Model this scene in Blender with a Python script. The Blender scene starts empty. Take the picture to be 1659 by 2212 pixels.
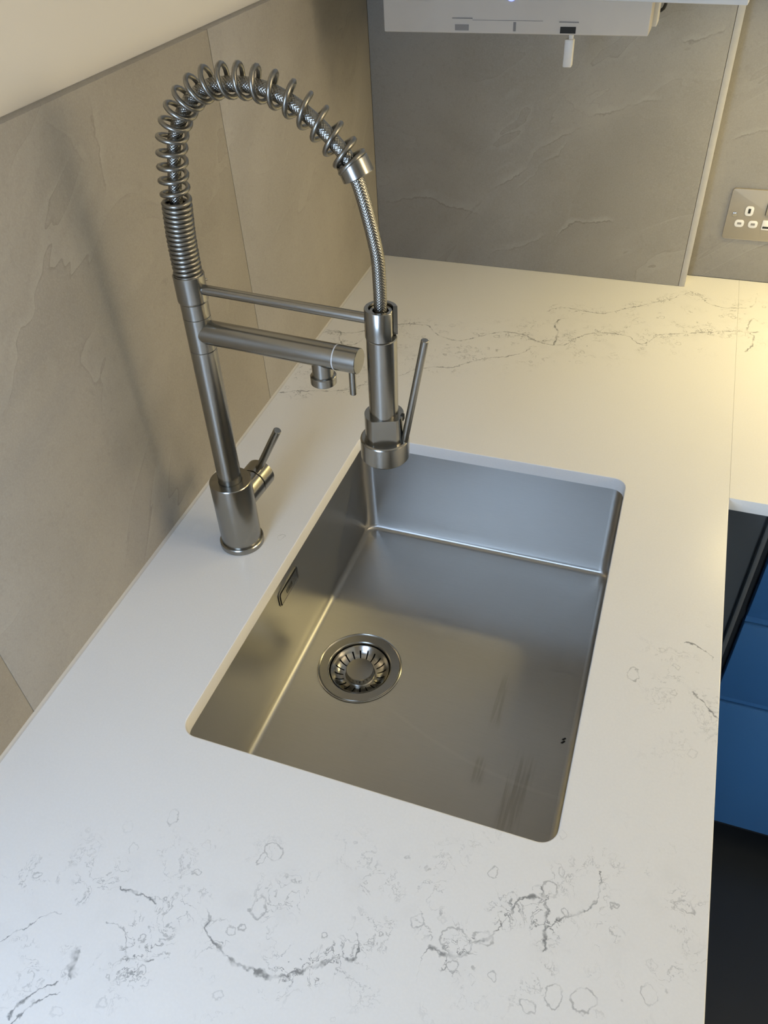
import bpy, bmesh, math, random
from math import pi, sin, cos, radians, sqrt, atan2
from mathutils import Vector, Matrix

random.seed(7)
scene = bpy.context.scene
COL = scene.collection

# ------------------------------------------------------------------ camera
cam_d = bpy.data.cameras.new('camera')
cam = bpy.data.objects.new('camera', cam_d)
COL.objects.link(cam)
cam.location = (0.5200159, -0.3305363, 0.6672673)
cam.rotation_mode = 'XYZ'
cam.rotation_euler = (0.8417091, 0.0484838, 0.3403395)
cam_d.sensor_fit = 'VERTICAL'
cam_d.sensor_height = 36.0
cam_d.lens = 1696.2228 * 36.0 / 2212.0
cam_d.clip_start = 0.01
scene.cycles.max_bounces = 5
scene.cycles.adaptive_threshold = 0.06
scene.cycles.adaptive_min_samples = 12
scene.cycles.diffuse_bounces = 3
scene.cycles.caustics_refractive = False
scene.camera = cam

# ------------------------------------------------------------------ world, daylight, exposure
scene.view_settings.view_transform = 'Standard'
scene.view_settings.look = 'None'
scene.view_settings.exposure = 0.0
scene.view_settings.gamma = 1.0
scene.view_settings.use_curve_mapping = False

world = bpy.data.worlds.new('world')
scene.world = world
world.use_nodes = True
world.node_tree.nodes['Background'].inputs['Color'].default_value = (0.72, 0.84, 1.0, 1)
world.node_tree.nodes['Background'].inputs['Strength'].default_value = 0.6


def area_light(name, loc, rot, sx, sy, power, color):
    l = bpy.data.lights.new(name, 'AREA')
    l.shape = 'RECTANGLE'
    l.size, l.size_y = sx, sy
    l.energy = power
    l.color = color
    o = bpy.data.objects.new(name, l)
    o.location = loc
    o.rotation_euler = rot
    COL.objects.link(o)
    return o


# daylight entering by the window at the near end of the worktop
area_light('window_daylight', (0.15, -0.768, 0.475), (radians(90), 0, 0), 0.28, 0.59, 8.8, (0.50, 0.69, 1.0))
# daylight from the glazed door at the end of the aisle
area_light('door_daylight', (1.50, -2.38, 0.10), (radians(90), 0, 0), 0.50, 1.70, 32.0, (0.72, 0.87, 1.0))
# warm wall lamp on the opposite side of the kitchen
area_light('wall_lamp_light', (2.80, 0.25, 0.95), (0, radians(90), 0), 0.85, 0.85, 24.0, (1.0, 0.827, 0.56))
# warm strip lamp under the wall cupboards over the right-hand worktop
area_light('strip_lamp_light', (1.30, 0.95, 0.488), (0, 0, 0), 1.14, 0.03, 7.9, (1.0, 0.815, 0.38))

# ------------------------------------------------------------------ constants of the place (metres, worktop top = 0)
S = -0.0252          # the tiled wall is a little out of square: x = S*y
SF = -0.0058
YF = 1.0955          # face of the tiled boxing
YB = 1.1431          # face of the tiles in the alcove
WX = 0.65            # front edge of the main worktop
YR = 0.512           # front edge of the right-hand worktop
T = 0.0185           # worktop thickness
FLOOR = -0.90
CEIL = 1.50
SX0, SX1, SY0, SY1 = 0.15436, 0.52411, 0.0, 0.51189   # cut-out


# ------------------------------------------------------------------ helpers
def link(name, me, mat=None, parent=None, smooth=None, flat_up=False):
    o = bpy.data.objects.new(name, me)
    COL.objects.link(o)
    if mat is not None and not me.materials:
        me.materials.append(mat)
    if smooth is not None:
        for p in me.polygons:
            p.use_smooth = True
        me.set_sharp_from_angle(angle=radians(smooth))
        if flat_up:
            for p in me.polygons:
                p.use_smooth = abs(p.normal.z) < 0.999
    if parent is not None:
        o.parent = parent
    return o


def bm_mesh(bm, name='mesh'):
    me = bpy.data.meshes.new(name)
    bmesh.ops.recalc_face_normals(bm, faces=bm.faces)
    bm.to_mesh(me)
    bm.free()
    return me


def tag(o, label=None, cat=None, group=None, kind=None):
    if label:
        o['label'] = label
    if cat:
        o['category'] = cat
    if group:
        o['group'] = group
    if kind:
        o['kind'] = kind
    return o


def empty(name, loc=(0, 0, 0)):
    o = bpy.data.objects.new(name, None)
    o.empty_display_size = 0.05
    o.location = loc
    COL.objects.link(o)
    return o


def box_bm(x0, x1, y0, y1, z0, z1, bev=0.0, seg=2):
    bm = bmesh.new()
    bmesh.ops.create_cube(bm, size=1.0)
    for v in bm.verts:
        v.co = ((x0 + x1) / 2 + v.co.x * (x1 - x0), (y0 + y1) / 2 + v.co.y * (y1 - y0), (z0 + z1) / 2 + v.co.z * (z1 - z0))
    if bev > 0:
        bmesh.ops.bevel(bm, geom=bm.edges[:], offset=bev, segments=seg, affect='EDGES', profile=0.5)
    return bm


def box(name, x0, x1, y0, y1, z0, z1, mat, parent=None, bev=0.0):
    me = bm_mesh(box_bm(x0, x1, y0, y1, z0, z1, bev), name)
    return link(name, me, mat, parent, 40 if bev else None)


def prism_bm(poly, z0, z1, bev=0.0):
    """vertical prism over a ccw polygon in xy"""
    bm = bmesh.new()
    lo = [bm.verts.new((x, y, z0)) for x, y in poly]
    hi = [bm.verts.new((x, y, z1)) for x, y in poly]
    n = len(poly)
    for i in range(n):
        bm.faces.new((lo[i], lo[(i + 1) % n], hi[(i + 1) % n], hi[i]))
    bm.faces.new(hi)
    bm.faces.new(lo[::-1])
    if bev > 0:
        bmesh.ops.bevel(bm, geom=bm.edges[:], offset=bev, segments=2, affect='EDGES', profile=0.5)
    return bm


def frame_from(axis):
    a = Vector(axis).normalized()
    t = Vector((0, 0, 1)) if abs(a.z) < 0.9 else Vector((1, 0, 0))
    n1 = t.cross(a).normalized()
    n2 = a.cross(n1)
    return n1, n2, a


def lathe_bm(prof, origin=(0, 0, 0), axis=(0, 0, 1), seg=64, bm=None, close_ends=True):
    """prof: list of (radius, distance along the axis)"""
    bm = bm or bmesh.new()
    n1, n2, a = frame_from(axis)
    o = Vector(origin)
    rings = []
    for r, h in prof:
        if r < 1e-6:
            rings.append([bm.verts.new(o + a * h)])
        else:
            rings.append([bm.verts.new(o + a * h + (n1 * cos(2 * pi * k / seg) + n2 * sin(2 * pi * k / seg)) * r) for k in range(seg)])
    for A, B in zip(rings, rings[1:]):
        for k in range(seg):
            k2 = (k + 1) % seg
            if len(A) == 1 and len(B) == 1:
                continue
            if len(A) == 1:
                bm.faces.new((A[0], B[k2], B[k]))
            elif len(B) == 1:
                bm.faces.new((A[k], A[k2], B[0]))
            else:
                bm.faces.new((A[k], A[k2], B[k2], B[k]))
    return bm


def lathe(name, prof, mat, parent=None, origin=(0, 0, 0), axis=(0, 0, 1), seg=64, smooth=13):
    return link(name, bm_mesh(lathe_bm(prof, origin, axis, seg), name), mat, parent, smooth)


def cyl_prof(r, h0, h1, c=0.0006):
    return [(0, h0), (r - c, h0), (r, h0 + c), (r, h1 - c), (r - c, h1), (0, h1)]


def rrect(x0, x1, y0, y1, r, n=8):
    pts = []
    for cx, cy, a0 in ((x1 - r, y1 - r, 0), (x0 + r, y1 - r, 90), (x0 + r, y0 + r, 180), (x1 - r, y0 + r, 270)):
        for k in range(n + 1):
            a = radians(a0 + 90 * k / n)
            pts.append((cx + r * cos(a), cy + r * sin(a)))
    return pts


def catmull(pts, n):
    """dense, arc-length-even samples of a Catmull-Rom spline through pts"""
    P = [Vector(p) for p in pts]
    P = [P[0] * 2 - P[1]] + P + [P[-1] * 2 - P[-2]]
    out = []
    for i in range(1, len(P) - 2):
        for k in range(40):
            t = k / 40
            a, b, c, d = P[i - 1:i + 3]
            out.append(0.5 * ((2 * b) + (c - a) * t + (2 * a - 5 * b + 4 * c - d) * t * t + (3 * b - a - 3 * c + d) * t ** 3))
    out.append(P[-2])
    L = [0.0]
    for a, b in zip(out, out[1:]):
        L.append(L[-1] + (b - a).length)
    res, j = [], 0
    for k in range(n):
        s = L[-1] * k / (n - 1)
        while j < len(L) - 2 and L[j + 1] < s:
            j += 1
        f = (s - L[j]) / max(1e-9, L[j + 1] - L[j])
        res.append(out[j].lerp(out[j + 1], f))
    return res, L[-1]


def sweep_bm(path, radius, seg=10, planar_n=None, rad_fn=None, cap=True):
    """tube along path; frames by parallel transport, or built on a fixed side vector"""
    bm = bmesh.new()
    n = len(path)
    rings = []
    prev = None
    for i, p in enumerate(path):
        t = (path[min(i + 1, n - 1)] - path[max(i - 1, 0)]).normalized()
        if planar_n is not None:
            n2 = Vector(planar_n)
        elif prev is None:
            n2 = frame_from(t)[0]
        else:
            n2 = (prev - t * prev.dot(t)).normalized()
        prev = n2
        n1 = n2.cross(t).normalized()
        ring = []
        for k in range(seg):
            a = 2 * pi * k / seg
            r = radius if rad_fn is None else rad_fn(i, k)
            ring.append(bm.verts.new(p + (n1 * cos(a) + n2 * sin(a)) * r))
        rings.append(ring)
    for A, B in zip(rings, rings[1:]):
        for k in range(seg):
            k2 = (k + 1) % seg
            bm.faces.new((A[k], A[k2], B[k2], B[k]))
    if cap:
        bm.faces.new(rings[0][::-1])
        bm.faces.new(rings[-1])
    return bm


# ------------------------------------------------------------------ materials
def new_mat(name):
    m = bpy.data.materials.new(name)
    m.use_nodes = True
    nt = m.node_tree
    return m, nt, nt.nodes['Principled BSDF']


class NT:
    """tiny node-writing helper"""
    def __init__(self, nt):
        self.nt = nt

    def _in(self, sock, v):
        if isinstance(v, bpy.types.NodeSocket):
            self.nt.links.new(v, sock)
        else:
            sock.default_value = v

    def math(self, op, a, b=0.0, c=0.0, clamp=False):
        n = self.nt.nodes.new('ShaderNodeMath')
        n.operation = op
        n.use_clamp = clamp
        self._in(n.inputs[0], a)
        self._in(n.inputs[1], b)
        self._in(n.inputs[2], c)
        return n.outputs[0]

    def vec(self, op, a, b=(0, 0, 0), scale=1.0):
        n = self.nt.nodes.new('ShaderNodeVectorMath')
        n.operation = op
        self._in(n.inputs[0], a)
        self._in(n.inputs[1], b)
        if op == 'SCALE':
            self._in(n.inputs['Scale'], scale)
        return n.outputs['Value'] if op in ('LENGTH', 'DISTANCE', 'DOT_PRODUCT') else n.outputs['Vector']

    def smooth(self, x, lo, hi, a=0.0, b=1.0):
        n = self.nt.nodes.new('ShaderNodeMapRange')
        n.interpolation_type = 'SMOOTHSTEP'
        self._in(n.inputs[0], x)
        for k, v in zip((1, 2, 3, 4), (lo, hi, a, b)):
            self._in(n.inputs[k], v)
        return n.outputs[0]

    def coord(self, which='Object'):
        return self.nt.nodes.new('ShaderNodeTexCoord').outputs[which]

    def sep(self, v):
        n = self.nt.nodes.new('ShaderNodeSeparateXYZ')
        self.nt.links.new(v, n.inputs[0])
        return n.outputs

    def comb(self, x, y, z):
        n = self.nt.nodes.new('ShaderNodeCombineXYZ')
        for i, v in enumerate((x, y, z)):
            self._in(n.inputs[i], v)
        return n.outputs[0]

    def noise(self, v, scale, detail=3.0, rough=0.5, out='Fac', dist=0.0):
        n = self.nt.nodes.new('ShaderNodeTexNoise')
        self.nt.links.new(v, n.inputs['Vector'])
        n.inputs['Scale'].default_value = scale
        n.inputs['Detail'].default_value = detail
        n.inputs['Roughness'].default_value = rough
        n.inputs['Distortion'].default_value = dist
        return n.outputs[out]

    def mix(self, f, a, b):
        n = self.nt.nodes.new('ShaderNodeMix')
        n.data_type = 'RGBA'
        self._in(n.inputs[0], f)
        for s, v in ((n.inputs[6], a), (n.inputs[7], b)):
            if isinstance(v, bpy.types.NodeSocket):
                self.nt.links.new(v, s)
            else:
                s.default_value = (*v, 1.0)
        return n.outputs[2]

    def bump(self, h, strength, dist, bsdf):
        n = self.nt.nodes.new('ShaderNodeBump')
        n.inputs['Strength'].default_value = strength
        n.inputs['Distance'].default_value = dist
        self.nt.links.new(h, n.inputs['Height'])
        self.nt.links.new(n.outputs[0], bsdf.inputs['Normal'])


def plain(name, color, rough=0.5, metal=0.0, grain=0.03, scale=40.0, spec=0.5):
    m, nt, b = new_mat(name)
    N = NT(nt)
    f = N.noise(N.coord(), scale, 3.0)
    c0 = tuple(max(0.0, c * (1 - grain)) for c in color)
    c1 = tuple(min(1.0, c * (1 + grain)) for c in color)
    nt.links.new(N.mix(f, c0, c1), b.inputs['Base Color'])
    b.inputs['Roughness'].default_value = rough
    b.inputs['Metallic'].default_value = metal
    b.inputs['Specular IOR Level'].default_value = spec
    return m


def steel(name, color, rough=0.3, brush=(1, 1, 60), amt=0.10, aniso=0.0):
    m, nt, b = new_mat(name)
    N = NT(nt)
    v = N.vec('MULTIPLY', N.coord(), brush)
    f = N.noise(v, 22.0, 4.0, 0.6)
    nt.links.new(N.mix(f, tuple(c * (1 - amt) for c in color), tuple(min(1, c * (1 + amt)) for c in color)), b.inputs['Base Color'])
    b.inputs['Roughness'].default_value = rough
    b.inputs['Metallic'].default_value = 1.0
    b.inputs['Anisotropic'].default_value = aniso
    return m


def tile_mat(name, seed, bright=1.0, ridges=(), axis='x'):
    """greige porcelain with the cleft, layered face of slate"""
    m, nt, b = new_mat(name)
    N = NT(nt)
    P = N.coord()
    p = N.vec('ADD', P, (seed, seed * 0.7, seed * 0.3))
    x, y, z = N.sep(p)
    h = N.math('ADD', x, y)
    ca, sa = cos(radians(38)), sin(radians(38))
    along = N.math('MULTIPLY_ADD', h, ca, N.math('MULTIPLY', z, sa))
    across = N.math('MULTIPLY_ADD', h, -sa, N.math('MULTIPLY', z, ca))
    q = N.comb(N.math('MULTIPLY', along, 0.75), seed, N.math('MULTIPLY', across, 1.9))
    lv = N.noise(q, 2.9, 4.0, 0.52, dist=0.7)
    big = N.noise(p, 3.4, 4.0, 0.55, dist=0.6)
    fine = N.noise(p, 520.0, 2.0, 0.7)
    grit = N.noise(p, 150.0, 3.0, 0.6)
    cloud = N.smooth(N.math('ADD', N.math('MULTIPLY', big, 0.6), N.math('MULTIPLY', lv, 0.4)), 0.34, 0.66)
    d0 = tuple(c * bright for c in (0.292, 0.268, 0.228))
    d1 = tuple(c * bright for c in (0.372, 0.345, 0.297))
    c = N.mix(cloud, d0, d1)
    # cleft edges: highlight and shade of each layer's edge painted into the colour
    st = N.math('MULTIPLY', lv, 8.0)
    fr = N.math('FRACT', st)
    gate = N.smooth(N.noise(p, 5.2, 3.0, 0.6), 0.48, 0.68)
    rim_light = N.math('MULTIPLY', N.smooth(fr, 0.0, 0.30, 1.0, 0.0), gate)
    foot_shade = N.math('MULTIPLY', N.smooth(fr, 0.955, 1.0), gate)
    c = N.mix(N.math('MULTIPLY', rim_light, 0.30), c, tuple(k * bright for k in (0.455, 0.43, 0.375)))
    c = N.mix(N.math('MULTIPLY', foot_shade, 0.40), c, tuple(k * bright for k in (0.17, 0.155, 0.13)))
    c = N.mix(N.math('MULTIPLY', N.smooth(fine, 0.40, 0.70), 0.22), c, tuple(k * bright for k in (0.47, 0.44, 0.385)))
    c = N.mix(N.math('MULTIPLY', N.smooth(grit, 0.52, 0.72), 0.18), c, tuple(k * bright for k in (0.22, 0.20, 0.165)))
    # the larger ledges of this face: highlight and thin shade line painted as colour
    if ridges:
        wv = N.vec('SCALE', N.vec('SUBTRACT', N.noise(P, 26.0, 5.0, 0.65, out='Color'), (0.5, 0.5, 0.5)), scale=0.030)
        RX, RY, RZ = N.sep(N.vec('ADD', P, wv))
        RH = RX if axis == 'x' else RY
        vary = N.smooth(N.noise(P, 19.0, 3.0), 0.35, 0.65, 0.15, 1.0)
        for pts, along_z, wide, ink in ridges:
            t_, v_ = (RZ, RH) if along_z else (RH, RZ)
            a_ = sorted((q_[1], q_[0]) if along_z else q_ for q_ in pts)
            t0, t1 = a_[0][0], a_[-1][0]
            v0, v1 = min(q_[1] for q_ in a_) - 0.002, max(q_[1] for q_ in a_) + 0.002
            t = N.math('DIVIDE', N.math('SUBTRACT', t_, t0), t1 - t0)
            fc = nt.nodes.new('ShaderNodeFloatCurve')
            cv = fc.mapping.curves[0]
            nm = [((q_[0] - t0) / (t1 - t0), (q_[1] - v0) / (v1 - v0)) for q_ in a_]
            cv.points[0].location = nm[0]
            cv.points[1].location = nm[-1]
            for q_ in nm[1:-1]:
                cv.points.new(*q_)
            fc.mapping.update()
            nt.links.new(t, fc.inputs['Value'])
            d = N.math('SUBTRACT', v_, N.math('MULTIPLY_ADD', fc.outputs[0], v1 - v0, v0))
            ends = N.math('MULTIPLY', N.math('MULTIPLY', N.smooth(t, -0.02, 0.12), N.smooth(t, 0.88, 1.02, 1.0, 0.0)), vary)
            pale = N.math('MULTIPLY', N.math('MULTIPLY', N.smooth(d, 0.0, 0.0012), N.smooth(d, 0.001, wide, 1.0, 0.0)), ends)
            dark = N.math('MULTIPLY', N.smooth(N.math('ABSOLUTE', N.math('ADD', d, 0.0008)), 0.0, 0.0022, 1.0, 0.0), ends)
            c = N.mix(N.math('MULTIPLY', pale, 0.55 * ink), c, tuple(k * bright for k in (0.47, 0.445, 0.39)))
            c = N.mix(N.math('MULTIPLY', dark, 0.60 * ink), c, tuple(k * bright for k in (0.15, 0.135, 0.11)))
    nt.links.new(c, b.inputs['Base Color'])
    b.inputs['Roughness'].default_value = 0.60
    N.bump(N.noise(p, 190.0, 2.0, 0.7), 0.07, 0.002, b)
    return m


def quartz_mat():
    m, nt, b = new_mat('veined_white_quartz')
    N = NT(nt)
    P = N.coord()
    # jagged warp of the vein lines
    w1 = N.vec('SUBTRACT', N.noise(P, 38.0, 4.0, 0.65, out='Color'), (0.5, 0.5, 0.5))
    w2 = N.vec('SUBTRACT', N.noise(P, 190.0, 2.0, 0.6, out='Color'), (0.5, 0.5, 0.5))
    W = N.vec('ADD', P, N.vec('ADD', N.vec('SCALE', w1, scale=0.014), N.vec('SCALE', w2, scale=0.0055)))
    X, Y, Z = N.sep(W)
    ink_n = N.noise(P, 55.0, 3.0, 0.6)

    wid_n = N.smooth(N.noise(P, 120.0, 2.0, 0.6), 0.3, 0.72, 0.55, 2.1)

    total = None
    near_d = halo_d = ring_d = None

    def add(f):
        nonlocal total
        total = f if total is None else N.math('MAXIMUM', total, f)

    def vein(pts, axis='x', width=0.0011, ink=0.8):
        """thin line through pts, single valued along the axis"""
        a = [(q[0], q[1]) if axis == 'x' else (q[1], q[0]) for q in pts]
        a.sort()
        t0, t1 = a[0][0], a[-1][0]
        v0, v1 = min(q[1] for q in a) - 0.002, max(q[1] for q in a) + 0.002
        T_, V_ = (X, Y) if axis == 'x' else (Y, X)
        t = N.math('MULTIPLY_ADD', T_, 1.0 / (t1 - t0), -t0 / (t1 - t0))
        n = nt.nodes.new('ShaderNodeFloatCurve')
        cv = n.mapping.curves[0]
        norm = [((q[0] - t0) / (t1 - t0), (q[1] - v0) / (v1 - v0)) for q in a]
        cv.points[0].location = norm[0]
        cv.points[1].location = norm[-1]
        for q in norm[1:-1]:
            cv.points.new(*q)
        for q in cv.points:
            q.handle_type = 'AUTO'
        n.mapping.update()
        nt.links.new(t, n.inputs['Value'])
        val = N.math('MULTIPLY_ADD', n.outputs[0], v1 - v0, v0)
        d = N.math('ABSOLUTE', N.math('SUBTRACT', V_, val))
        over = N.math('SUBTRACT', N.math('ABSOLUTE', N.math('SUBTRACT', t, 0.5)), 0.5)
        d = N.math('MULTIPLY_ADD', N.math('MAXIMUM', over, 0.0), (t1 - t0) * 1.5, d)
        nonlocal near_d, halo_d
        if len(pts) > 4:
            halo_d = d if halo_d is None else N.math('MINIMUM', halo_d, d)
        w = N.math('MULTIPLY', d, 1.0 / (width * (0.45 + 0.65 * ink)))
        near_d = w if near_d is None else N.math('MINIMUM', near_d, w)

    # vein band in front of the sink
    vein([(0.1148, -0.2164), (0.1213, -0.2079), (0.1317, -0.1988), (0.1375, -0.1889), (0.1489, -0.1832)], ink=0.6)
    vein([(0.1834, -0.1496), (0.198, -0.1488), (0.2204, -0.1528)], width=0.0016, ink=0.45)
    vein([(0.1899, -0.176), (0.2024, -0.1752), (0.2139, -0.1847), (0.2224, -0.1923), (0.2399, -0.1875)], ink=0.5)
    vein([(0.2617, -0.1398), (0.2686, -0.1452), (0.27, -0.1521), (0.2769, -0.1603), (0.2895, -0.1665)], axis='y', width=0.0014, ink=0.7)
    vein([(0.2769, -0.1603), (0.2895, -0.1665), (0.2982, -0.1696), (0.3143, -0.1708), (0.3337, -0.1702), (0.3421, -0.168), (0.3518, -0.1607), (0.3667, -0.1508), (0.3813, -0.1407), (0.3913, -0.1373)], width=0.0016, ink=0.95)
    vein([(0.3905, -0.1385), (0.3932, -0.1284), (0.3884, -0.1175)], axis='y', ink=0.6)
    vein([(0.4422, -0.1254), (0.4458, -0.1106), (0.4579, -0.1118), (0.4695, -0.1079), (0.4738, -0.0976), (0.4888, -0.0858), (0.4961, -0.0708), (0.5013, -0.0601), (0.5101, -0.0499), (0.5219, -0.046)], width=0.0018, ink=0.85)
    vein([(0.5296, -0.086), (0.5305, -0.072), (0.5287, -0.0622), (0.5239, -0.0468), (0.5185, -0.0372)], axis='y', width=0.0014, ink=0.8)
    vein([(0.5302, -0.0701), (0.5384, -0.0567), (0.5497, -0.0496), (0.5592, -0.042), (0.5658, -0.026)], width=0.0018, ink=0.85)
    vein([(0.5640, -0.030), (0.5658, -0.020), (0.5634, -0.0094)], axis='y', ink=0.55)
    vein([(0.1804, -0.2024), (0.182, -0.2126), (0.1854, -0.2201)], axis='y', width=0.0042, ink=1.0)
    vein([(0.1574, -0.2596), (0.1596, -0.2478), (0.1671, -0.2352), (0.1779, -0.2264)], axis='y', width=0.0016, ink=0.8)
    vein([(0.163, -0.262), (0.166, -0.250), (0.175, -0.239), (0.184, -0.232)], axis='y', width=0.0013, ink=0.6)
    # flecks by the front edge
    vein([(0.6132, 0.2609), (0.6225, 0.2605), (0.6416, 0.2444)], width=0.0016, ink=0.55)
    vein([(0.6241, 0.1943), (0.6354, 0.1865), (0.6509, 0.1695)], width=0.0016, ink=0.6)
    # vein band behind the sink
    vein([(-0.0121, 0.7781), (0.0203, 0.7815), (0.0591, 0.8031), (0.099, 0.8302), (0.1458, 0.8422), (0.1751, 0.8166), (0.2109, 0.805), (0.247, 0.8287), (0.2992, 0.8535), (0.3384, 0.8381), (0.3704, 0.8309), (0.4048, 0.8649), (0.4361, 0.8889), (0.4812, 0.8894), (0.5025, 0.8701), (0.5278, 0.9047), (0.5753, 0.9249), (0.6508, 0.9491), (0.6841, 0.9546)], width=0.0014, ink=0.85)
    vein([(-0.0104, 0.5806), (0.0506, 0.6013), (0.0696, 0.6065), (0.1122, 0.6384), (0.1542, 0.6748), (0.1875, 0.708), (0.2334, 0.7245), (0.2651, 0.7578), (0.3104, 0.7787), (0.3379, 0.8178)], width=0.0014, ink=0.9)
    vein([(0.3396, 0.9413), (0.3677, 0.9607), (0.4218, 0.9569), (0.47, 0.9864), (0.5379, 1.039), (0.5767, 1.0669), (0.6092, 1.0336), (0.6491, 1.0315), (0.6786, 1.074)], width=0.0014, ink=0.7)
    vein([(0.684, 0.9997), (0.6663, 0.9627), (0.6737, 0.9331), (0.6652, 0.8856)], axis='y', width=0.0018, ink=0.6)
    vein([(0.3704, 0.8309), (0.3701, 0.8702), (0.3607, 0.9006), (0.3782, 0.9244)], axis='y', width=0.0020, ink=0.65)
    vein([(-0.019, 0.7614), (0.0061, 0.7845), (0.022, 0.7558), (0.0392, 0.7443), (0.0565, 0.7648)], width=0.0022, ink=0.9)

    # single closed rings
    def ring(cx, cy, rx, ry, rot=0.0, ink=0.5, w=0.10):
        nonlocal ring_d
        d = N.vec('MULTIPLY', N.vec('SUBTRACT', W, (cx, cy, 0)), (1 / rx, 1 / ry, 0))
        r = N.math('ABSOLUTE', N.math('SUBTRACT', N.vec('LENGTH', d), 1.0))
        r = N.math('MULTIPLY', r, 0.5 / (w * ink))
        ring_d = r if ring_d is None else N.math('MINIMUM', ring_d, r)

    ring(0.1954, -0.080, 0.0045, 0.0068, 0.3, 0.40, 0.22)
    ring(0.295, -0.080, 0.0095, 0.0065, 0.5, 0.40, 0.16)
    ring(0.2875, -0.089, 0.0030, 0.0060, -0.4, 0.40, 0.25)
    ring(0.3048, -0.1255, 0.0055, 0.0085, 0.2, 0.60, 0.20)
    ring(0.4643, -0.1001, 0.0125, 0.0105, 0.2, 0.55, 0.10)
    ring(0.4302, -0.0951, 0.0060, 0.0060, 0.0, 0.45, 0.18)
    ring(0.4840, -0.0890, 0.0070, 0.0045, 0.5, 0.60, 0.20)
    ring(0.4791, -0.038, 0.0035, 0.0040, 0.0, 0.50, 0.28)
    ring(0.5338, -0.020, 0.0028, 0.0030, 0.0, 0.60, 0.32)
    ring(0.5438, -0.1126, 0.0070, 0.0075, 0.0, 0.45, 0.16)
    ring(0.5664, -0.1082, 0.0085, 0.0085, 0.4, 0.45, 0.16)
    ring(0.5268, -0.1264, 0.0050, 0.0050, 0.4, 0.45, 0.20)
    ring(0.5675, 0.2029, 0.0050, 0.0075, 0.4, 0.30, 0.22)
    ring(0.5254, -0.0367, 0.0060, 0.0070, 0.4, 0.55, 0.18)
    ring(0.1321, 0.2833, 0.0045, 0.0055, 0.3, 0.30, 0.24)
    ring(0.6097, -0.0903, 0.0055, 0.0070, -0.4, 0.30, 0.22)
    ring(0.6312, -0.0169, 0.0080, 0.0040, -0.8, 0.45, 0.26)

    ink_all = N.smooth(ink_n, 0.36, 0.58, 0.18, 0.90)
    add(N.math('MULTIPLY', N.smooth(N.math('DIVIDE', near_d, wid_n), 0.0, 1.0, 1.0, 0.0), ink_all))
    add(N.math('MULTIPLY', N.smooth(ring_d, 0.1, 1.0, 0.55, 0.0), ink_all))
    halo = N.smooth(halo_d, 0.002, 0.030, 1.0, 0.0)

    # fine network of cracks, rings and specks that thickens towards the two bands
    px, py, pz = N.sep(P)
    near_c = N.math('MULTIPLY_ADD', px, 0.33, -0.235)
    near = N.smooth(N.math('ABSOLUTE', N.math('SUBTRACT', py, near_c)), 0.015, 0.105, 1.0, 0.0)
    far_c = N.math('MULTIPLY_ADD', px, 0.46, 0.68)
    far = N.smooth(N.math('ABSOLUTE', N.math('SUBTRACT', py, far_c)), 0.03, 0.13, 1.0, 0.0)
    edge = N.math('MULTIPLY', N.smooth(px, 0.545, 0.60), N.smooth(N.math('ABSOLUTE', N.math('SUBTRACT', py, 0.20)), 0.03, 0.13, 0.55, 0.0))
    band = N.math('MAXIMUM', N.math('MAXIMUM', near, far), edge)
    lv = N.noise(W, 44.0, 4.0, 0.6, dist=1.0)
    crack = N.smooth(N.math('ABSOLUTE', N.math('SUBTRACT', lv, 0.5)), 0.0, 0.020, 1.0, 0.0)
    gate = N.smooth(N.noise(P, 24.0, 2.0), 0.47, 0.60)
    add(N.math('MULTIPLY', N.math('MULTIPLY', crack, gate), N.math('MULTIPLY', halo, 0.85)))
    add(N.math('MULTIPLY', N.math('MULTIPLY', crack, gate), N.math('MULTIPLY', band, 0.45)))
    vo = nt.nodes.new('ShaderNodeTexVoronoi')
    vo.inputs['Scale'].default_value = 62.0
    vo.inputs['Randomness'].default_value = 1.0
    nt.links.new(W, vo.inputs['Vector'])
    rnd, rnd2, _ = N.sep(vo.outputs['Color'])
    rr = N.math('MULTIPLY_ADD', rnd, 0.26, 0.04)
    rings = N.smooth(N.math('ABSOLUTE', N.math('SUBTRACT', vo.outputs['Distance'], rr)), 0.0, 0.055, 1.0, 0.0)
    pick = N.smooth(rnd2, 0.70, 0.74)
    add(N.math('MULTIPLY', N.math('MULTIPLY', rings, pick), N.math('MULTIPLY', band, 0.50)))
    # soft grey bloom around the bands
    bloom = N.math('MULTIPLY', N.math('MULTIPLY', band, N.smooth(N.noise(P, 30.0, 4.0), 0.5, 0.75)), 0.10)
    col = N.mix(N.smooth(N.noise(P, 420.0, 2.0), 0.35, 0.7), (0.750, 0.740, 0.715), (0.764, 0.754, 0.729))
    col = N.mix(bloom, col, (0.45, 0.45, 0.44))
    col = N.mix(N.math('MULTIPLY', total, 0.90), col, (0.12, 0.125, 0.125))
    nt.links.new(col, b.inputs['Base Color'])
    b.inputs['Roughness'].default_value = 0.26
    b.inputs['Specular IOR Level'].default_value = 0.42
    return m


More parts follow.
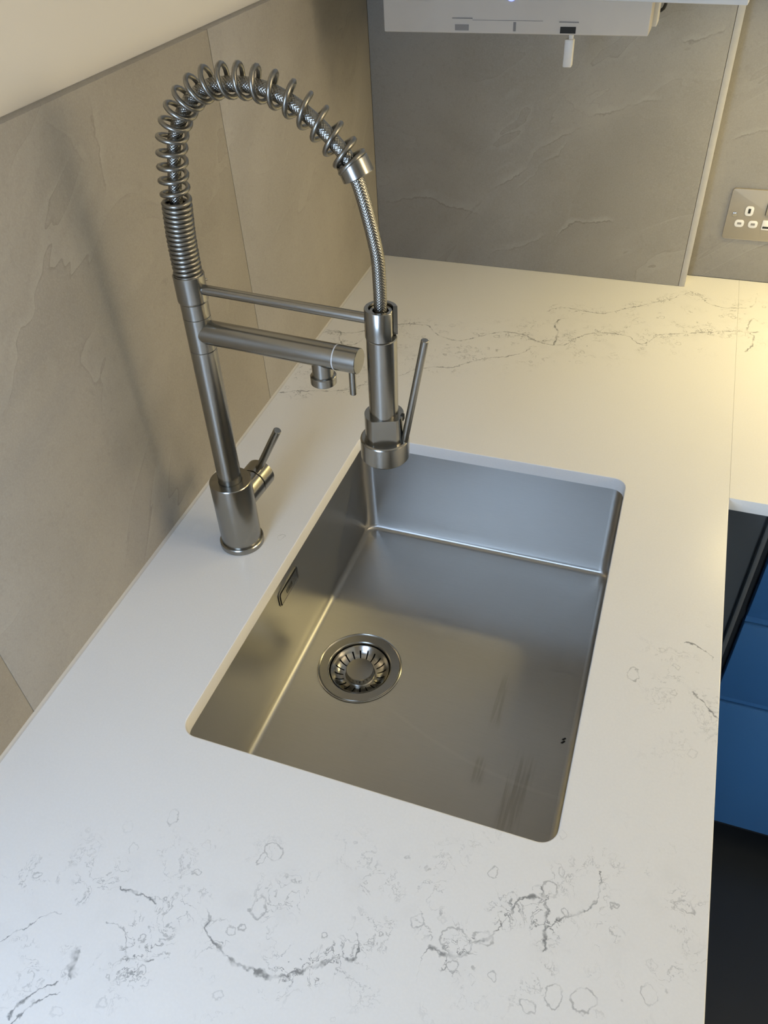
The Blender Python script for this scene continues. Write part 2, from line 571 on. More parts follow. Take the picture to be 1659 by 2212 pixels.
M = {}
M['quartz'] = quartz_mat()
M['tile_l'] = tile_mat('greige_stone_tile', 3.1, 0.97, (
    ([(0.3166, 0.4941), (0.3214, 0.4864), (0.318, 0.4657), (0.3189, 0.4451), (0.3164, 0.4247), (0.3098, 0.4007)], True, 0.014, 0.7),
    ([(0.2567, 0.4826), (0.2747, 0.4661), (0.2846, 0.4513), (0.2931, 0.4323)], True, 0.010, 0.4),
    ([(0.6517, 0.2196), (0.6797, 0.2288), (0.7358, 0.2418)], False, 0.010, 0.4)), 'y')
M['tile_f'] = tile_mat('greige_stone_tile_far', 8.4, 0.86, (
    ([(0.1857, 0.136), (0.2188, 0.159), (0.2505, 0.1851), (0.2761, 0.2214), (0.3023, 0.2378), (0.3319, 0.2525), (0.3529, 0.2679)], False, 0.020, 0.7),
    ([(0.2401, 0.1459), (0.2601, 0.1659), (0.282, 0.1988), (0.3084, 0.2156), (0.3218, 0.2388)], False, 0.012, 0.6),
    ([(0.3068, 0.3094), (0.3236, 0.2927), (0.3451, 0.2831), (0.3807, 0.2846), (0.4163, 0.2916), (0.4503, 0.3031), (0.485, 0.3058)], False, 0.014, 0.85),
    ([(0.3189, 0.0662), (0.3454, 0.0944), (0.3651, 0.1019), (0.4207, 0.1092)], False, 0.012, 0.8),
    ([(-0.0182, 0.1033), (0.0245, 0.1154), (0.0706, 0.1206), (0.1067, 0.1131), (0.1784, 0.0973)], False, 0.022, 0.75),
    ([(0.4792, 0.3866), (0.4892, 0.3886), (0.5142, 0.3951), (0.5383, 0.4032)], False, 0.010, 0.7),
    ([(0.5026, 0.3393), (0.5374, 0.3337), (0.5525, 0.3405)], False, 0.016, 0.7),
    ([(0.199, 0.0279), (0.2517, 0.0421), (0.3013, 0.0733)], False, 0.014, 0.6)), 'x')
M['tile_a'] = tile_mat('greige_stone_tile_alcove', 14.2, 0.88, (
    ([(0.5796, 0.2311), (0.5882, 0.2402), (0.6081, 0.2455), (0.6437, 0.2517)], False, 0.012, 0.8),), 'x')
M['grout'] = plain('grout', (0.36, 0.34, 0.30), 0.9)
M['tile_edge'] = plain('raw_tile_edge', (0.50, 0.46, 0.39), 0.75, grain=0.08, scale=90)
M['paint'] = plain('cream_paint', (0.66, 0.635, 0.58), 0.7, grain=0.02, scale=6)
M['white_paint'] = plain('white_paint', (0.72, 0.70, 0.66), 0.7, grain=0.02, scale=6)
M['room_paint'] = plain('grey_room_paint', (0.40, 0.385, 0.36), 0.7, grain=0.02, scale=6)
M['steel'] = steel('brushed_steel', (0.33, 0.32, 0.29), 0.24, (4, 4, 25), 0.03)
M['spring'] = steel('spring_steel', (0.27, 0.258, 0.228), 0.32, (10, 10, 10), 0.05)
M['braid'] = steel('braided_steel', (0.29, 0.278, 0.245), 0.28, (10, 10, 10), 0.05)
M['black'] = plain('black_rubber', (0.012, 0.012, 0.012), 0.6)
M['dark'] = plain('dark_void', (0.02, 0.02, 0.018), 0.8)
M['chrome'] = steel('polished_steel', (0.42, 0.405, 0.37), 0.2, (8, 8, 8), 0.03)
M['white_plastic'] = plain('white_plastic', (0.72, 0.70, 0.66), 0.38)
M['boiler'] = plain('white_enamel', (0.52, 0.485, 0.43), 0.4)
M['slot_grey'] = plain('slot_grey', (0.22, 0.21, 0.20), 0.7)
M['blue'] = plain('blue_lacquer', (0.048, 0.160, 0.36), 0.42, grain=0.04, scale=3)
M['slate'] = plain('slate_grey_laminate', (0.10, 0.10, 0.098), 0.5, grain=0.05, scale=5)
M['plinth'] = plain('black_plinth', (0.012, 0.013, 0.015), 0.5)
M['floor'] = plain('dark_floor', (0.020, 0.023, 0.027), 0.35, grain=0.15, scale=4)
M['satin_plate'] = plain('satin_plate', (0.33, 0.29, 0.225), 0.45, 0.2, 0.03)
M['silicone'] = plain('grey_silicone', (0.46, 0.45, 0.43), 0.5)
M['cabinet_white'] = plain('white_laminate', (0.60, 0.59, 0.56), 0.4)
M['carcass'] = plain('carcass_board', (0.30, 0.29, 0.28), 0.6)


def emit_mat(name, color, strength):
    m, nt, b = new_mat(name)
    b.inputs['Base Color'].default_value = (*color, 1)
    b.inputs['Emission Color'].default_value = (*color, 1)
    b.inputs['Emission Strength'].default_value = strength
    return m


M['led_blue'] = emit_mat('blue_indicator', (0.16, 0.20, 1.0), 3.0)
M['led_warm'] = emit_mat('warm_diffuser', (1.0, 0.80, 0.48), 1.0)


ZF_MIX0, ZF_MIX1 = -0.1795, -0.1715


def sink_mat():
    m, nt, b = new_mat('brushed_sink_steel')
    N = NT(nt)
    P = N.coord()
    v = N.vec('MULTIPLY', P, (3.0, 60.0, 60.0))
    f = N.noise(v, 14.0, 4.0, 0.6)
    cloud = N.noise(P, 5.5, 3.0, 0.5)
    c = N.mix(f, (0.455, 0.445, 0.42), (0.515, 0.505, 0.48))
    c = N.mix(N.math('MULTIPLY', N.smooth(cloud, 0.45, 0.7), 0.22), c, (0.43, 0.41, 0.375))
    x, y, z = N.sep(P)
    onfloor = N.smooth(z, -0.176, -0.172, 1.0, 0.0)

    # dull drag marks left on the bottom
    def smear(cx, cy, hw, hl, rot):
        d = N.vec('SUBTRACT', P, (cx, cy, 0))
        dx, dy, _ = N.sep(d)
        cc, s = cos(rot), sin(rot)
        a = N.math('ABSOLUTE', N.math('MULTIPLY_ADD', dx, cc, N.math('MULTIPLY', dy, s)))
        l = N.math('ABSOLUTE', N.math('MULTIPLY_ADD', dx, -s, N.math('MULTIPLY', dy, cc)))
        return N.math('MULTIPLY', N.smooth(a, hw * 0.5, hw, 1.0, 0.0), N.smooth(l, hl * 0.5, hl, 1.0, 0.0))

    fib = N.smooth(N.noise(N.vec('MULTIPLY', P, (220.0, 12.0, 1.0)), 1.0, 2.0), 0.42, 0.62)
    sm = N.math('MAXIMUM', smear(0.425, 0.255, 0.008, 0.050, 0.05), smear(0.424, 0.152, 0.009, 0.022, 0.0))
    sm = N.math('MAXIMUM', sm, smear(0.470, 0.135, 0.018, 0.07, -0.05))
    k = N.math('MULTIPLY', N.math('MULTIPLY', sm, fib), onfloor)
    c = N.mix(N.math('MULTIPLY', k, 0.34), c, (0.30, 0.28, 0.24))
    # long curved scratch
    xc = N.math('MULTIPLY_ADD', N.math('SUBTRACT', x, 0.27), -0.55, 0.215)
    xc = N.math('MULTIPLY_ADD', N.math('POWER', N.math('ABSOLUTE', N.math('SUBTRACT', x, 0.27)), 2.0), 1.1, xc)
    sc_ = N.math('MULTIPLY', N.smooth(N.math('ABSOLUTE', N.math('SUBTRACT', y, xc)), 0.0006, 0.0035, 1.0, 0.0), N.math('MULTIPLY', N.smooth(x, 0.28, 0.32), onfloor))
    c = N.mix(N.math('MULTIPLY', sc_, 0.16), c, (0.62, 0.61, 0.57))
    nt.links.new(c, b.inputs['Base Color'])
    b.inputs['Metallic'].default_value = 1.0
    nt.links.new(N.math('MULTIPLY_ADD', k, 0.08, N.smooth(z, -0.178, -0.165, 0.37, 0.31)), b.inputs['Roughness'])
    # brushed along the walls and lengthwise on the bottom: highlights spread across the grain
    b.inputs['Anisotropic'].default_value = 0.75
    flat_ = N.smooth(z, ZF_MIX0, ZF_MIX1, 1.0, 0.0)
    nt.links.new(N.comb(flat_, 0.0, N.math('SUBTRACT', 1.0, flat_)), b.inputs['Tangent'])
    return m


M['sink'] = sink_mat()


# ================================================================== structure
def wx(y):
    return S * y


def wall_prism(name, poly, z0, z1, mat):
    o = link(name, bm_mesh(prism_bm(poly, z0, z1), name), mat)
    tag(o, kind='structure')
    return o


NEAR = -0.78
AISLE = -2.40
RIGHT = 2.9
fl = box('floor', -0.2, RIGHT + 0.1, AISLE - 0.1, 1.35, FLOOR - 0.05, FLOOR, M['floor'])
tag(fl, kind='structure')
ce = box('ceiling', -0.2, RIGHT + 0.1, AISLE - 0.1, 1.35, CEIL, CEIL + 0.05, M['white_paint'])
tag(ce, kind='structure')

TT = 0.0145    # tile and its adhesive bed
wall_left = wall_prism('wall_left', [(wx(NEAR) - TT, NEAR), (wx(1.2) - TT, 1.2), (-0.19, 1.2), (-0.19, NEAR)][::-1], FLOOR, CEIL, M['paint'])


# ---- left wall tiles, each its own piece
def left_tile(y0, y1, z0, z1):
    poly = [(wx(y0), y0), (wx(y1), y1), (wx(y1) - TT + 0.0005, y1), (wx(y0) - TT + 0.0005, y0)]
    o = link('tile', bm_mesh(prism_bm(poly, z0, z1, 0.0007), 'tile'), M['tile_l'], wall_left, 40)
    return o


G = 0.0006
for y0, y1 in ((-0.777, -0.62), (-0.62, -0.0270), (-0.0270, 0.5582), (0.5582, 1.097)):
    left_tile(y0 + G, y1 - G, 0.0012, 0.4945)
gp = [(wx(-0.777) - 0.0009, -0.777), (wx(1.097) - 0.0009, 1.097), (wx(1.097) - TT + 0.001, 1.097), (wx(-0.777) - TT + 0.001, -0.777)]
link('grout', bm_mesh(prism_bm(gp, 0.0014, 0.4915), 'grout'), M['grout'], wall_left)

# ---- boxing at the far end: tiled face, tile edge strip, tiled return
XB0, XB1 = 0.5472, 0.5580


def yfar(x, base=YF):
    return base + SF * x


wall_far = wall_prism('wall_far', [(-0.06, YF + 0.0105), (0.546, yfar(0.546) + 0.0105), (0.546, 1.19), (-0.06, 1.19)], 0.0, CEIL, M['grout'])
p = [(-0.0272, yfar(-0.0272)), (XB0 - 0.0003, yfar(XB0)), (XB0 - 0.0003, yfar(XB0) + 0.010), (-0.0272, YF + 0.010)]
link('tile', bm_mesh(prism_bm(p, 0.0002, 0.86, 0.0005), 'tile'), M['tile_f'], wall_far, 40)
p = [(XB0 + 0.0003, yfar(XB0) + 0.0002), (XB1, yfar(XB1) + 0.0002), (XB1, 1.142), (XB0 + 0.0003, 1.142)]
o = link('tile', bm_mesh(prism_bm(p, 0.0002, 0.86, 0.0005), 'tile'), M['tile_edge'], wall_far, 40)
o['label'] = 'pale raw tile edge strip on the corner of the boxing'

# ---- alcove wall behind the right-hand worktop
wall_alcove = wall_prism('wall_alcove', [(0.50, YB + 0.0102), (RIGHT, YB + 0.0102), (RIGHT, 1.33), (0.50, 1.33)], FLOOR, CEIL, M['paint'])
for x0, x1 in ((0.549, 1.146), (1.146, 1.744), (1.744, 2.342)):
    box('tile', x0 + G, x1 - G, YB, YB + 0.010, 0.0002, 0.49, M['tile_a'], wall_alcove, 0.0005)

wall_right = box('wall_right', RIGHT, RIGHT + 0.1, AISLE, 1.33, FLOOR, CEIL, M['room_paint'])
tag(wall_right, kind='structure')

# ---- end wall and window, unseen; widened to block door daylight from the boiler
wn = empty('wall_near')
tag(wn, kind='structure')
kx0, kx1, kz0, kz1 = -0.02, 0.32, 0.15, 0.80
for a in ((-0.19, kx0, FLOOR, CEIL), (kx1, 1.02, FLOOR, CEIL), (kx0, kx1, FLOOR, kz0), (kx0, kx1, kz1, CEIL)):
    box('wall_panel', a[0], a[1], NEAR - 0.1, NEAR, a[2], a[3], M['room_paint'], wn)
win = empty('window_1')
tag(win, kind='structure')
for a in ((kx0, kx0 + 0.03, kz0, kz1), (kx1 - 0.03, kx1, kz0, kz1), (kx0 + 0.03, kx1 - 0.03, kz0, kz0 + 0.03), (kx0 + 0.03, kx1 - 0.03, kz1 - 0.03, kz1)):
    box('window_frame', a[0], a[1], NEAR - 0.07, NEAR - 0.01, a[2], a[3], M['white_plastic'], win)
gm, gnt, gb = new_mat('window_glass')
gb.inputs['Transmission Weight'].default_value = 1.0
gb.inputs['Roughness'].default_value = 0.0
gb.inputs['IOR'].default_value = 1.1
box('pane', kx0 + 0.03, kx1 - 0.03, NEAR - 0.045, NEAR - 0.04, kz0 + 0.03, kz1 - 0.03, gm, win)

# ---- aisle running on behind the camera, closed by a wall with a glazed door
wa = empty('wall_aisle')
tag(wa, kind='structure')
box('wall_panel', 0.92, 1.02, AISLE, NEAR - 0.1, FLOOR, CEIL, M['room_paint'], wa)
for a in ((0.92, 1.20, FLOOR, CEIL), (1.80, RIGHT, FLOOR, CEIL), (1.20, 1.80, 1.00, CEIL)):
    box('wall_panel', a[0], a[1], AISLE - 0.1, AISLE, a[2], a[3], M['room_paint'], wa)
door = empty('door_1')
tag(door, kind='structure')
for a in ((1.20, 1.245, FLOOR, 1.0), (1.755, 1.80, FLOOR, 1.0), (1.245, 1.755, FLOOR, FLOOR + 0.12), (1.245, 1.755, 0.955, 1.0)):
    box('door_frame', a[0], a[1], AISLE - 0.07, AISLE - 0.02, a[2], a[3], M['white_plastic'], door)
box('pane', 1.245, 1.755, AISLE - 0.05, AISLE - 0.045, FLOOR + 0.12, 0.955, gm, door)

# ---- silicone joint between worktop and tiled wall
bm = bmesh.new()
ys = (-0.775, 1.09)
for_pts = [(0.0, 0.0), (0.0028, 0.0), (0.0015, 0.0008), (0.0004, 0.0022), (0.0, 0.0030)]
ra = [bm.verts.new((wx(ys[0]) + a, ys[0], z + 0.0001)) for a, z in for_pts]
rb = [bm.verts.new((wx(ys[1]) + a, ys[1], z + 0.0001)) for a, z in for_pts]
n = len(for_pts)
for i in range(n):
    bm.faces.new((ra[i], ra[(i + 1) % n], rb[(i + 1) % n], rb[i]))
bm.faces.new(ra)
bm.faces.new(rb[::-1])
o = link('trim_1', bm_mesh(bm, 'trim_1'), M['silicone'])
tag(o, kind='structure')


# ================================================================== worktops
def slab(name, outer, hole, mat, c=0.0011):
    """slab with arrised edges; outer ccw polygon, hole = ccw loop or None"""
    bm = bmesh.new()

    def inset(poly, dist):
        n = len(poly)
        out = []
        for i in range(n):
            a, b_, c_ = Vector(poly[i - 1]), Vector(poly[i]), Vector(poly[(i + 1) % n])
            d1, d2 = (b_ - a).normalized(), (c_ - b_).normalized()
            n1, n2 = Vector((-d1.y, d1.x)), Vector((-d2.y, d2.x))
            m_ = (n1 + n2)
            m_ = m_ / max(0.3, m_.dot(n1)) if m_.length > 1e-6 else n1
            out.append(tuple(b_ + m_ * dist))
        return out

    def loops(poly, sgn):
        ins = inset(poly, c * sgn)
        mid = inset(poly, c * 0.3 * sgn)
        # the butt joint between the two slabs keeps a square edge
        ins = [(q[0], q[1]) if abs(q[0] - WX) < 0.0005 and q[1] > YR - 0.0003 else i_ for q, i_ in zip(poly, ins)]
        top = [bm.verts.new((x, y, 0)) for x, y in ins]
        m1 = [bm.verts.new((x, y, -c * 0.3)) for x, y in mid]
        m2 = [bm.verts.new((x, y, -c)) for x, y in poly]
        bot = [bm.verts.new((x, y, -T)) for x, y in poly]
        n = len(poly)
        for A, B in ((top, m1), (m1, m2), (m2, bot)):
            for i in range(n):
                j = (i + 1) % n
                bm.faces.new((A[i], A[j], B[j], B[i]))
        return top, bot

    tops, bots = [], []
    t_, b_ = loops(outer, 1)
    tops.append(t_)
    bots.append(b_)
    if hole:
        t_, b_ = loops(hole, -1)
        tops.append(t_)
        bots.append(b_)
    for group in (tops, bots):
        ed = []
        for lp in group:
            for i in range(len(lp)):
                e = bm.edges.get((lp[i], lp[(i + 1) % len(lp)]))
                ed.append(e)
        bmesh.ops.triangle_fill(bm, use_beauty=True, edges=ed)
    me = bm_mesh(bm, name)
    return link(name, me, mat, None, 25, True)


YN = -0.777
main_outer = [(wx(YN) - 0.008, YN), (WX, YN), (WX, 1.1425), (0.5585, 1.1425), (0.5585, 1.094), (wx(1.094) - 0.008, 1.0945)]
main_outer = [(wx(YN) - 0.008, YN), (WX, YN), (WX, YR - 0.001), (WX, YR + 0.001), (WX, 1.1425), (wx(1.1) - 0.008, 1.1425)]
hole = rrect(SX0, SX1, SY0, SY1, 0.0165, 10)
o = slab('worktop', main_outer, hole, M['quartz'])
tag(o, 'white grey-veined quartz worktop with the sink cut into it, along the tiled wall', 'worktop')
o = slab('worktop', [(WX + 0.00025, YR), (2.3, YR), (2.3, 1.1425), (WX + 0.00025, 1.1425)], None, M['quartz'])
tag(o, 'white quartz worktop at the far right, warmly lit below the wall socket', 'worktop')

# ================================================================== sink
sink = empty('kitchen_sink', (0, 0, 0))
tag(sink, 'rectangular brushed stainless steel undermount sink bowl with round drain', 'sink')
E_ = 0.0026
ZF = -0.180
bm = bmesh.new()
bx0, bx1, by0, by1 = SX0 - E_, SX1 + E_, SY0 - E_, SY1 + E_
NR = 10
RF = 0.0085
prof = [(0.020, -T - 0.0002), (0.0, -T - 0.0002), (0.0, -T - 0.004)]
for k in range(1, 10):
    prof.append((-0.0005 * k / 9, -T - 0.004 + (ZF + RF + T + 0.004) * k / 9))
for k in range(1, 9):
    a = radians(90 * k / 8)
    prof.append((-0.0005 - RF * (1 - cos(a)), ZF + RF - RF * sin(a)))
loops_ = []
for off, z in prof:
    rad = 0.0170 + off if off > -0.012 else 0.006
    pts = rrect(bx0 - off, bx1 + off, by0 - off, by1 + off, max(0.0065, rad), NR)
    loops_.append([bm.verts.new((x, y, z)) for x, y in pts])
for A, B in zip(loops_, loops_[1:]):
    n = len(A)
    for i in range(n):
        bm.faces.new((A[i], A[(i + 1) % n], B[(i + 1) % n], B[i]))
DX, DY = 0.2365, 0.2495
hole_l = [bm.verts.new((DX + 0.0445 * cos(2 * pi * k / 64), DY + 0.0445 * sin(2 * pi * k / 64), ZF)) for k in range(64)]
for i in range(64):
    bm.edges.new((hole_l[i], hole_l[(i + 1) % 64]))
ed = [bm.edges.get((loops_[-1][i], loops_[-1][(i + 1) % len(loops_[-1])])) for i in range(len(loops_[-1]))]
ed += [bm.edges.get((hole_l[i], hole_l[(i + 1) % 64])) for i in range(64)]
bmesh.ops.triangle_fill(bm, use_beauty=True, edges=ed)
bowl = link('bowl', bm_mesh(bm, 'bowl'), M['sink'], sink, 60, True)
sol = bowl.modifiers.new('sheet', 'SOLIDIFY')
sol.thickness = 0.001
sol.offset = -1.0 if False else 1.0

# drain: flange, dark well, slotted basket, knob
fl_prof = [(0.0405, -0.012), (0.0405, -0.0016), (0.0412, -0.0002), (0.0425, 0.0008), (0.0530, 0.0008), (0.0536, 0.0003), (0.0541, 0.0006), (0.0552, 0.0017), (0.0562, 0.0012), (0.0566, 0.0001)]
lathe('drain_flange', fl_prof, M['steel'], sink, (DX, DY, ZF), seg=96, smooth=30)
lathe('drain_well', [(0.0404, -0.0115), (0.0404, -0.045), (0, -0.045)], M['dark'], sink, (DX, DY, ZF), seg=48)
# basket with open slots
bm = bmesh.new()
NS, per = 20, 10
seg = NS * per
bprof = [(0.0385, 0.0004), (0.0392, -0.0004), (0.0384, -0.0016), (0.0366, -0.0030), (0.0342, -0.0058), (0.0310, -0.0090), (0.0270, -0.0112), (0.0228, -0.0122), (0.0200, -0.0124)]
rings_ = [[bm.verts.new((DX + r * cos(2 * pi * k / seg), DY + r * sin(2 * pi * k / seg), ZF - 0.0022 + h)) for k in range(seg)] for r, h in bprof]
for j, (A, B) in enumerate(zip(rings_, rings_[1:])):
    for k in range(seg):
        if 4 <= j <= 6 and (k % per) in (0, 1):
            continue
        k2 = (k + 1) % seg
        bm.faces.new((A[k], A[k2], B[k2], B[k]))
basket = link('strainer_basket', bm_mesh(bm, 'strainer_basket'), M['chrome'], sink, 50)
lathe('knob', [(0.0202, -0.0146), (0.0188, -0.0135), (0.0186, -0.0050), (0.0178, -0.0040), (0.0120, -0.0036), (0, -0.0036)], M['steel'], basket, (DX, DY, ZF), seg=64, smooth=30)

# overflow: rounded plate set in a dark slot with a bright frame, on the wall side of the bowl
ov = empty('overflow')
ov.parent = sink
oy0, oy1, oz0, oz1 = 0.2210, 0.2735, -0.0575, -0.0345
xw = bx0 + 0.0004


def yz_plate(name, y0, y1, z0, z1, r, x0, x1, mat, parent, holes=None):
    pts = rrect(y0, y1, z0, z1, r, 6)
    bm = bmesh.new()
    A = [bm.verts.new((x0, y, z)) for y, z in pts]
    B = [bm.verts.new((x1, y, z)) for y, z in pts]
    n = len(pts)
    if holes:
        pi_ = rrect(y0 + holes, y1 - holes, z0 + holes, z1 - holes, max(0.0004, r - holes), 6)
        C_ = [bm.verts.new((x0, y, z)) for y, z in pi_]
        D_ = [bm.verts.new((x1, y, z)) for y, z in pi_]
        for i in range(n):
            j = (i + 1) % n
            bm.faces.new((A[i], A[j], B[j], B[i]))
            bm.faces.new((B[i], B[j], D_[j], D_[i]))
            bm.faces.new((D_[i], D_[j], C_[j], C_[i]))
            bm.faces.new((C_[i], C_[j], A[j], A[i]))
    else:
        for i in range(n):
            j = (i + 1) % n
            bm.faces.new((A[i], A[j], B[j], B[i]))
        bm.faces.new(B)
        bm.faces.new(A[::-1])
    return link(name, bm_mesh(bm, name), mat, parent, 40)


yz_plate('slot', oy0, oy1, oz0, oz1, 0.0050, xw, xw + 0.0006, M['dark'], ov)
yz_plate('bezel', oy0 - 0.0006, oy1 + 0.0006, oz0 - 0.0006, oz1 + 0.0006, 0.0055, xw, xw + 0.0011, M['chrome'], ov, 0.0009)
pl = yz_plate('cover_plate', oy0 + 0.0022, oy1 - 0.0022, oz0 + 0.0022, oz1 - 0.0022, 0.0036, xw + 0.0005, xw + 0.0017, M['steel'], ov)
yz_plate('cover_rim', oy0 + 0.0022, oy1 - 0.0022, oz0 + 0.0022, oz1 - 0.0022, 0.0036, xw + 0.0017, xw + 0.0021, M['chrome'], ov, 0.0006)
for i, (y0, y1, z0, z1) in enumerate(((0.2385, 0.2405, -0.0488, -0.0432), (0.2415, 0.2435, -0.0488, -0.0432), (0.2445, 0.2475, -0.0488, -0.0432), (0.2485, 0.2505, -0.0488, -0.0432), (0.2515, 0.2550, -0.0488, -0.0432), (0.2395, 0.2545, -0.0508, -0.0500))):
    box('engraved_mark', xw + 0.0016, xw + 0.00178, y0, y1, z0, z1, M['dark'], ov)

# a crumb left on the bottom
bm = bmesh.new()
for pts in (((-0.0022, -0.0030), (0.0000, -0.0034), (0.0030, 0.0004), (0.0022, 0.0012)), ((-0.0016, 0.0022), (0.0002, 0.0014), (0.0034, 0.0046), (0.0022, 0.0052))):
    lo = [bm.verts.new((x, y, 0.0)) for x, y in pts]
    hi = [bm.verts.new((x * 0.8, y * 0.95, 0.0011)) for x, y in pts]
    for i in range(4):
        j = (i + 1) % 4
        bm.faces.new((lo[i], lo[j], hi[j], hi[i]))
    bm.faces.new(hi)
    bm.faces.new(lo[::-1])
o = link('crumb', bm_mesh(bm, 'crumb'), M['black'])
o.location = (0.5105, 0.2205, ZF + 0.0001)
tag(o, 'tiny dark crumb on the sink bottom near its front wall', 'crumb')

# ================================================================== mixer tap
U_ = Vector((0.9985423868, -0.0502401348, -0.0197238579))
V_ = Vector((0.0500882699, 0.9987117871, -0.0081198215))
D_ = Vector((0.0201063903, 0.0071200520, 0.9997724931))
tap = empty('mixer_tap', (0.089, 0.263, 0.0001))
rot = Matrix((U_, V_, D_)).transposed()
tap.rotation_euler = rot.to_euler()
tag(tap, 'tall brushed steel kitchen mixer tap with arched spring hose and pull-down spray', 'tap')
ST = M['steel']

lathe('base_ring', [(0, 0), (0.0260, 0), (0.0269, 0.0010), (0.0269, 0.0070), (0.0261, 0.0081), (0.0248, 0.0084), (0, 0.0084)], ST, tap, seg=96)
body = lathe('base_body', [(0.0238, 0.0060), (0.0243, 0.0086), (0.0244, 0.0975), (0.0237, 0.0985), (0.0140, 0.0985)], ST, tap, seg=96)
# side valve with its lever, pointing along the wall away from the camera
HV = 0.0620
lathe('valve_neck', [(0.0174, 0.010), (0.0186, 0.0120), (0.0186, 0.0405), (0.0180, 0.0412), (0, 0.0412)], ST, tap, (0, 0, HV), (0, 1, 0), 80)
lathe('valve_gap', [(0.0168, 0.0405), (0.0168, 0.0430)], M['black'], tap, (0, 0, HV), (0, 1, 0), 64)
cap_ = lathe('valve_cap', [(0, 0.0424), (0.0179, 0.0424), (0.0186, 0.0430), (0.0186, 0.0634), (0.0178, 0.0642), (0, 0.0642)], ST, tap, (0, 0, HV), (0, 1, 0), 80)
a, b_ = Vector((0.0035, 0.0525, 0.0735)), Vector((0.0402, 0.0520, 0.1435))
lathe('lever', cyl_prof(0.0047, 0, (b_ - a).length), ST, cap_, a, (b_ - a), 40)

# column in three lengths, with the swivel sleeve of the spout
lathe('column', [(0.0136, 0.0980), (0.0136, 0.2704), (0.0132, 0.2708)], ST, tap, seg=80)
lathe('seam', [(0.01315, 0.2700), (0.01315, 0.2716)], M['dark'], tap, seg=64)
sleeve = lathe('spout_sleeve', [(0.0132, 0.2711), (0.0136, 0.2715), (0.0136, 0.3064), (0.0132, 0.3068)], ST, tap, seg=80)
lathe('seam', [(0.01315, 0.3060), (0.01315, 0.3076)], M['dark'], tap, seg=64)
lathe('column', [(0.0132, 0.3071), (0.0136, 0.3075), (0.0136, 0.3225), (0.0147, 0.3238), (0.0150, 0.3250), (0.0150, 0.3500), (0.0146, 0.3505), (0.0136, 0.3505), (0.0136, 0.3440)], ST, tap, seg=80)
lathe('grub_screw', [(0, 0.0140), (0.0014, 0.0140), (0.0014, 0.0172), (0, 0.0176)], M['chrome'], tap, (0, 0, 0.3405), (0.62, 0.78, 0), 16)

# spout arm with outlet and shut-off end
HA = 0.2906
arm = lathe('spout', [(0.0122, 0.0050), (0.0122, 0.1494), (0.0119, 0.1498)], ST, tap, (0, 0, HA), (1, 0, 0), 80)
lathe('joint_ring', [(0.01195, 0.1496), (0.01212, 0.1500), (0.01212, 0.1508), (0.01195, 0.1512)], M['white_plastic'], tap, (0, 0, HA), (1, 0, 0), 64)
end = lathe('spout_end', [(0.0119, 0.1508), (0.0122, 0.1512), (0.0122, 0.1730), (0.0118, 0.1735), (0, 0.1735)], ST, tap, (0, 0, HA), (1, 0, 0), 80)
lathe('pin_lever', cyl_prof(0.0033, -0.0380, -0.0080), ST, end, (0.1655, 0, HA), (0, 0, 1), 32)
outl = lathe('outlet', [(0.0104, -0.0050), (0.0104, -0.0222)], ST, arm, (0.1345, 0, HA), (0, 0, 1), 64)
lathe('aerator', [(0.0104, -0.0218), (0.0122, -0.0226), (0.0127, -0.0232), (0.0127, -0.0306), (0.0122, -0.0312), (0.0088, -0.0312), (0.0080, -0.0300), (0, -0.0300)], ST, arm, (0.1345, 0, HA), (0, 0, 1), 64)

# holder bar with an open clip
HB = 0.3364
lathe('holder_bar', [(0.0049, 0.0130), (0.0049, 0.1850)], ST, tap, (0, 0, HB), (1, 0, 0), 48)
HX = 0.1970
bm = bmesh.new()
NA = 48
prof = [(0.0110, 0.3212), (0.0144, 0.3212), (0.0148, 0.3217), (0.0148, 0.3484), (0.0144, 0.3490), (0.0110, 0.3490)]
angs = [radians(32 + (360 - 64) * k / NA) for k in range(NA + 1)]
rr_ = [[bm.verts.new((HX + r * cos(a), r * sin(a), h)) for r, h in prof] for a in angs]
for A, B in zip(rr_, rr_[1:]):
    for i in range(len(prof)):
        j = (i + 1) % len(prof)
        bm.faces.new((A[i], A[j], B[j], B[i]))
bm.faces.new(rr_[0])
bm.faces.new(rr_[-1][::-1])
link('holder_clip', bm_mesh(bm, 'holder_clip'), ST, tap, 35)

# spray head
head = empty('spray_head')
head.parent = tap
lathe('inner_tube', [(0.0070, 0.3380), (0.0070, 0.3462), (0.0076, 0.3468), (0.0098, 0.3468), (0.0104, 0.3460), (0.0104, 0.3180)], ST, head, (HX, 0, 0), seg=64)
lathe('hose_gland', [(0.0070, 0.3440), (0.0050, 0.3440)], M['black'], head, (HX, 0, 0), seg=40)
lathe('handle', [(0.0104, 0.3204), (0.0132, 0.3204), (0.0140, 0.3196), (0.0140, 0.2380)], ST, head, (HX, 0, 0), seg=80)
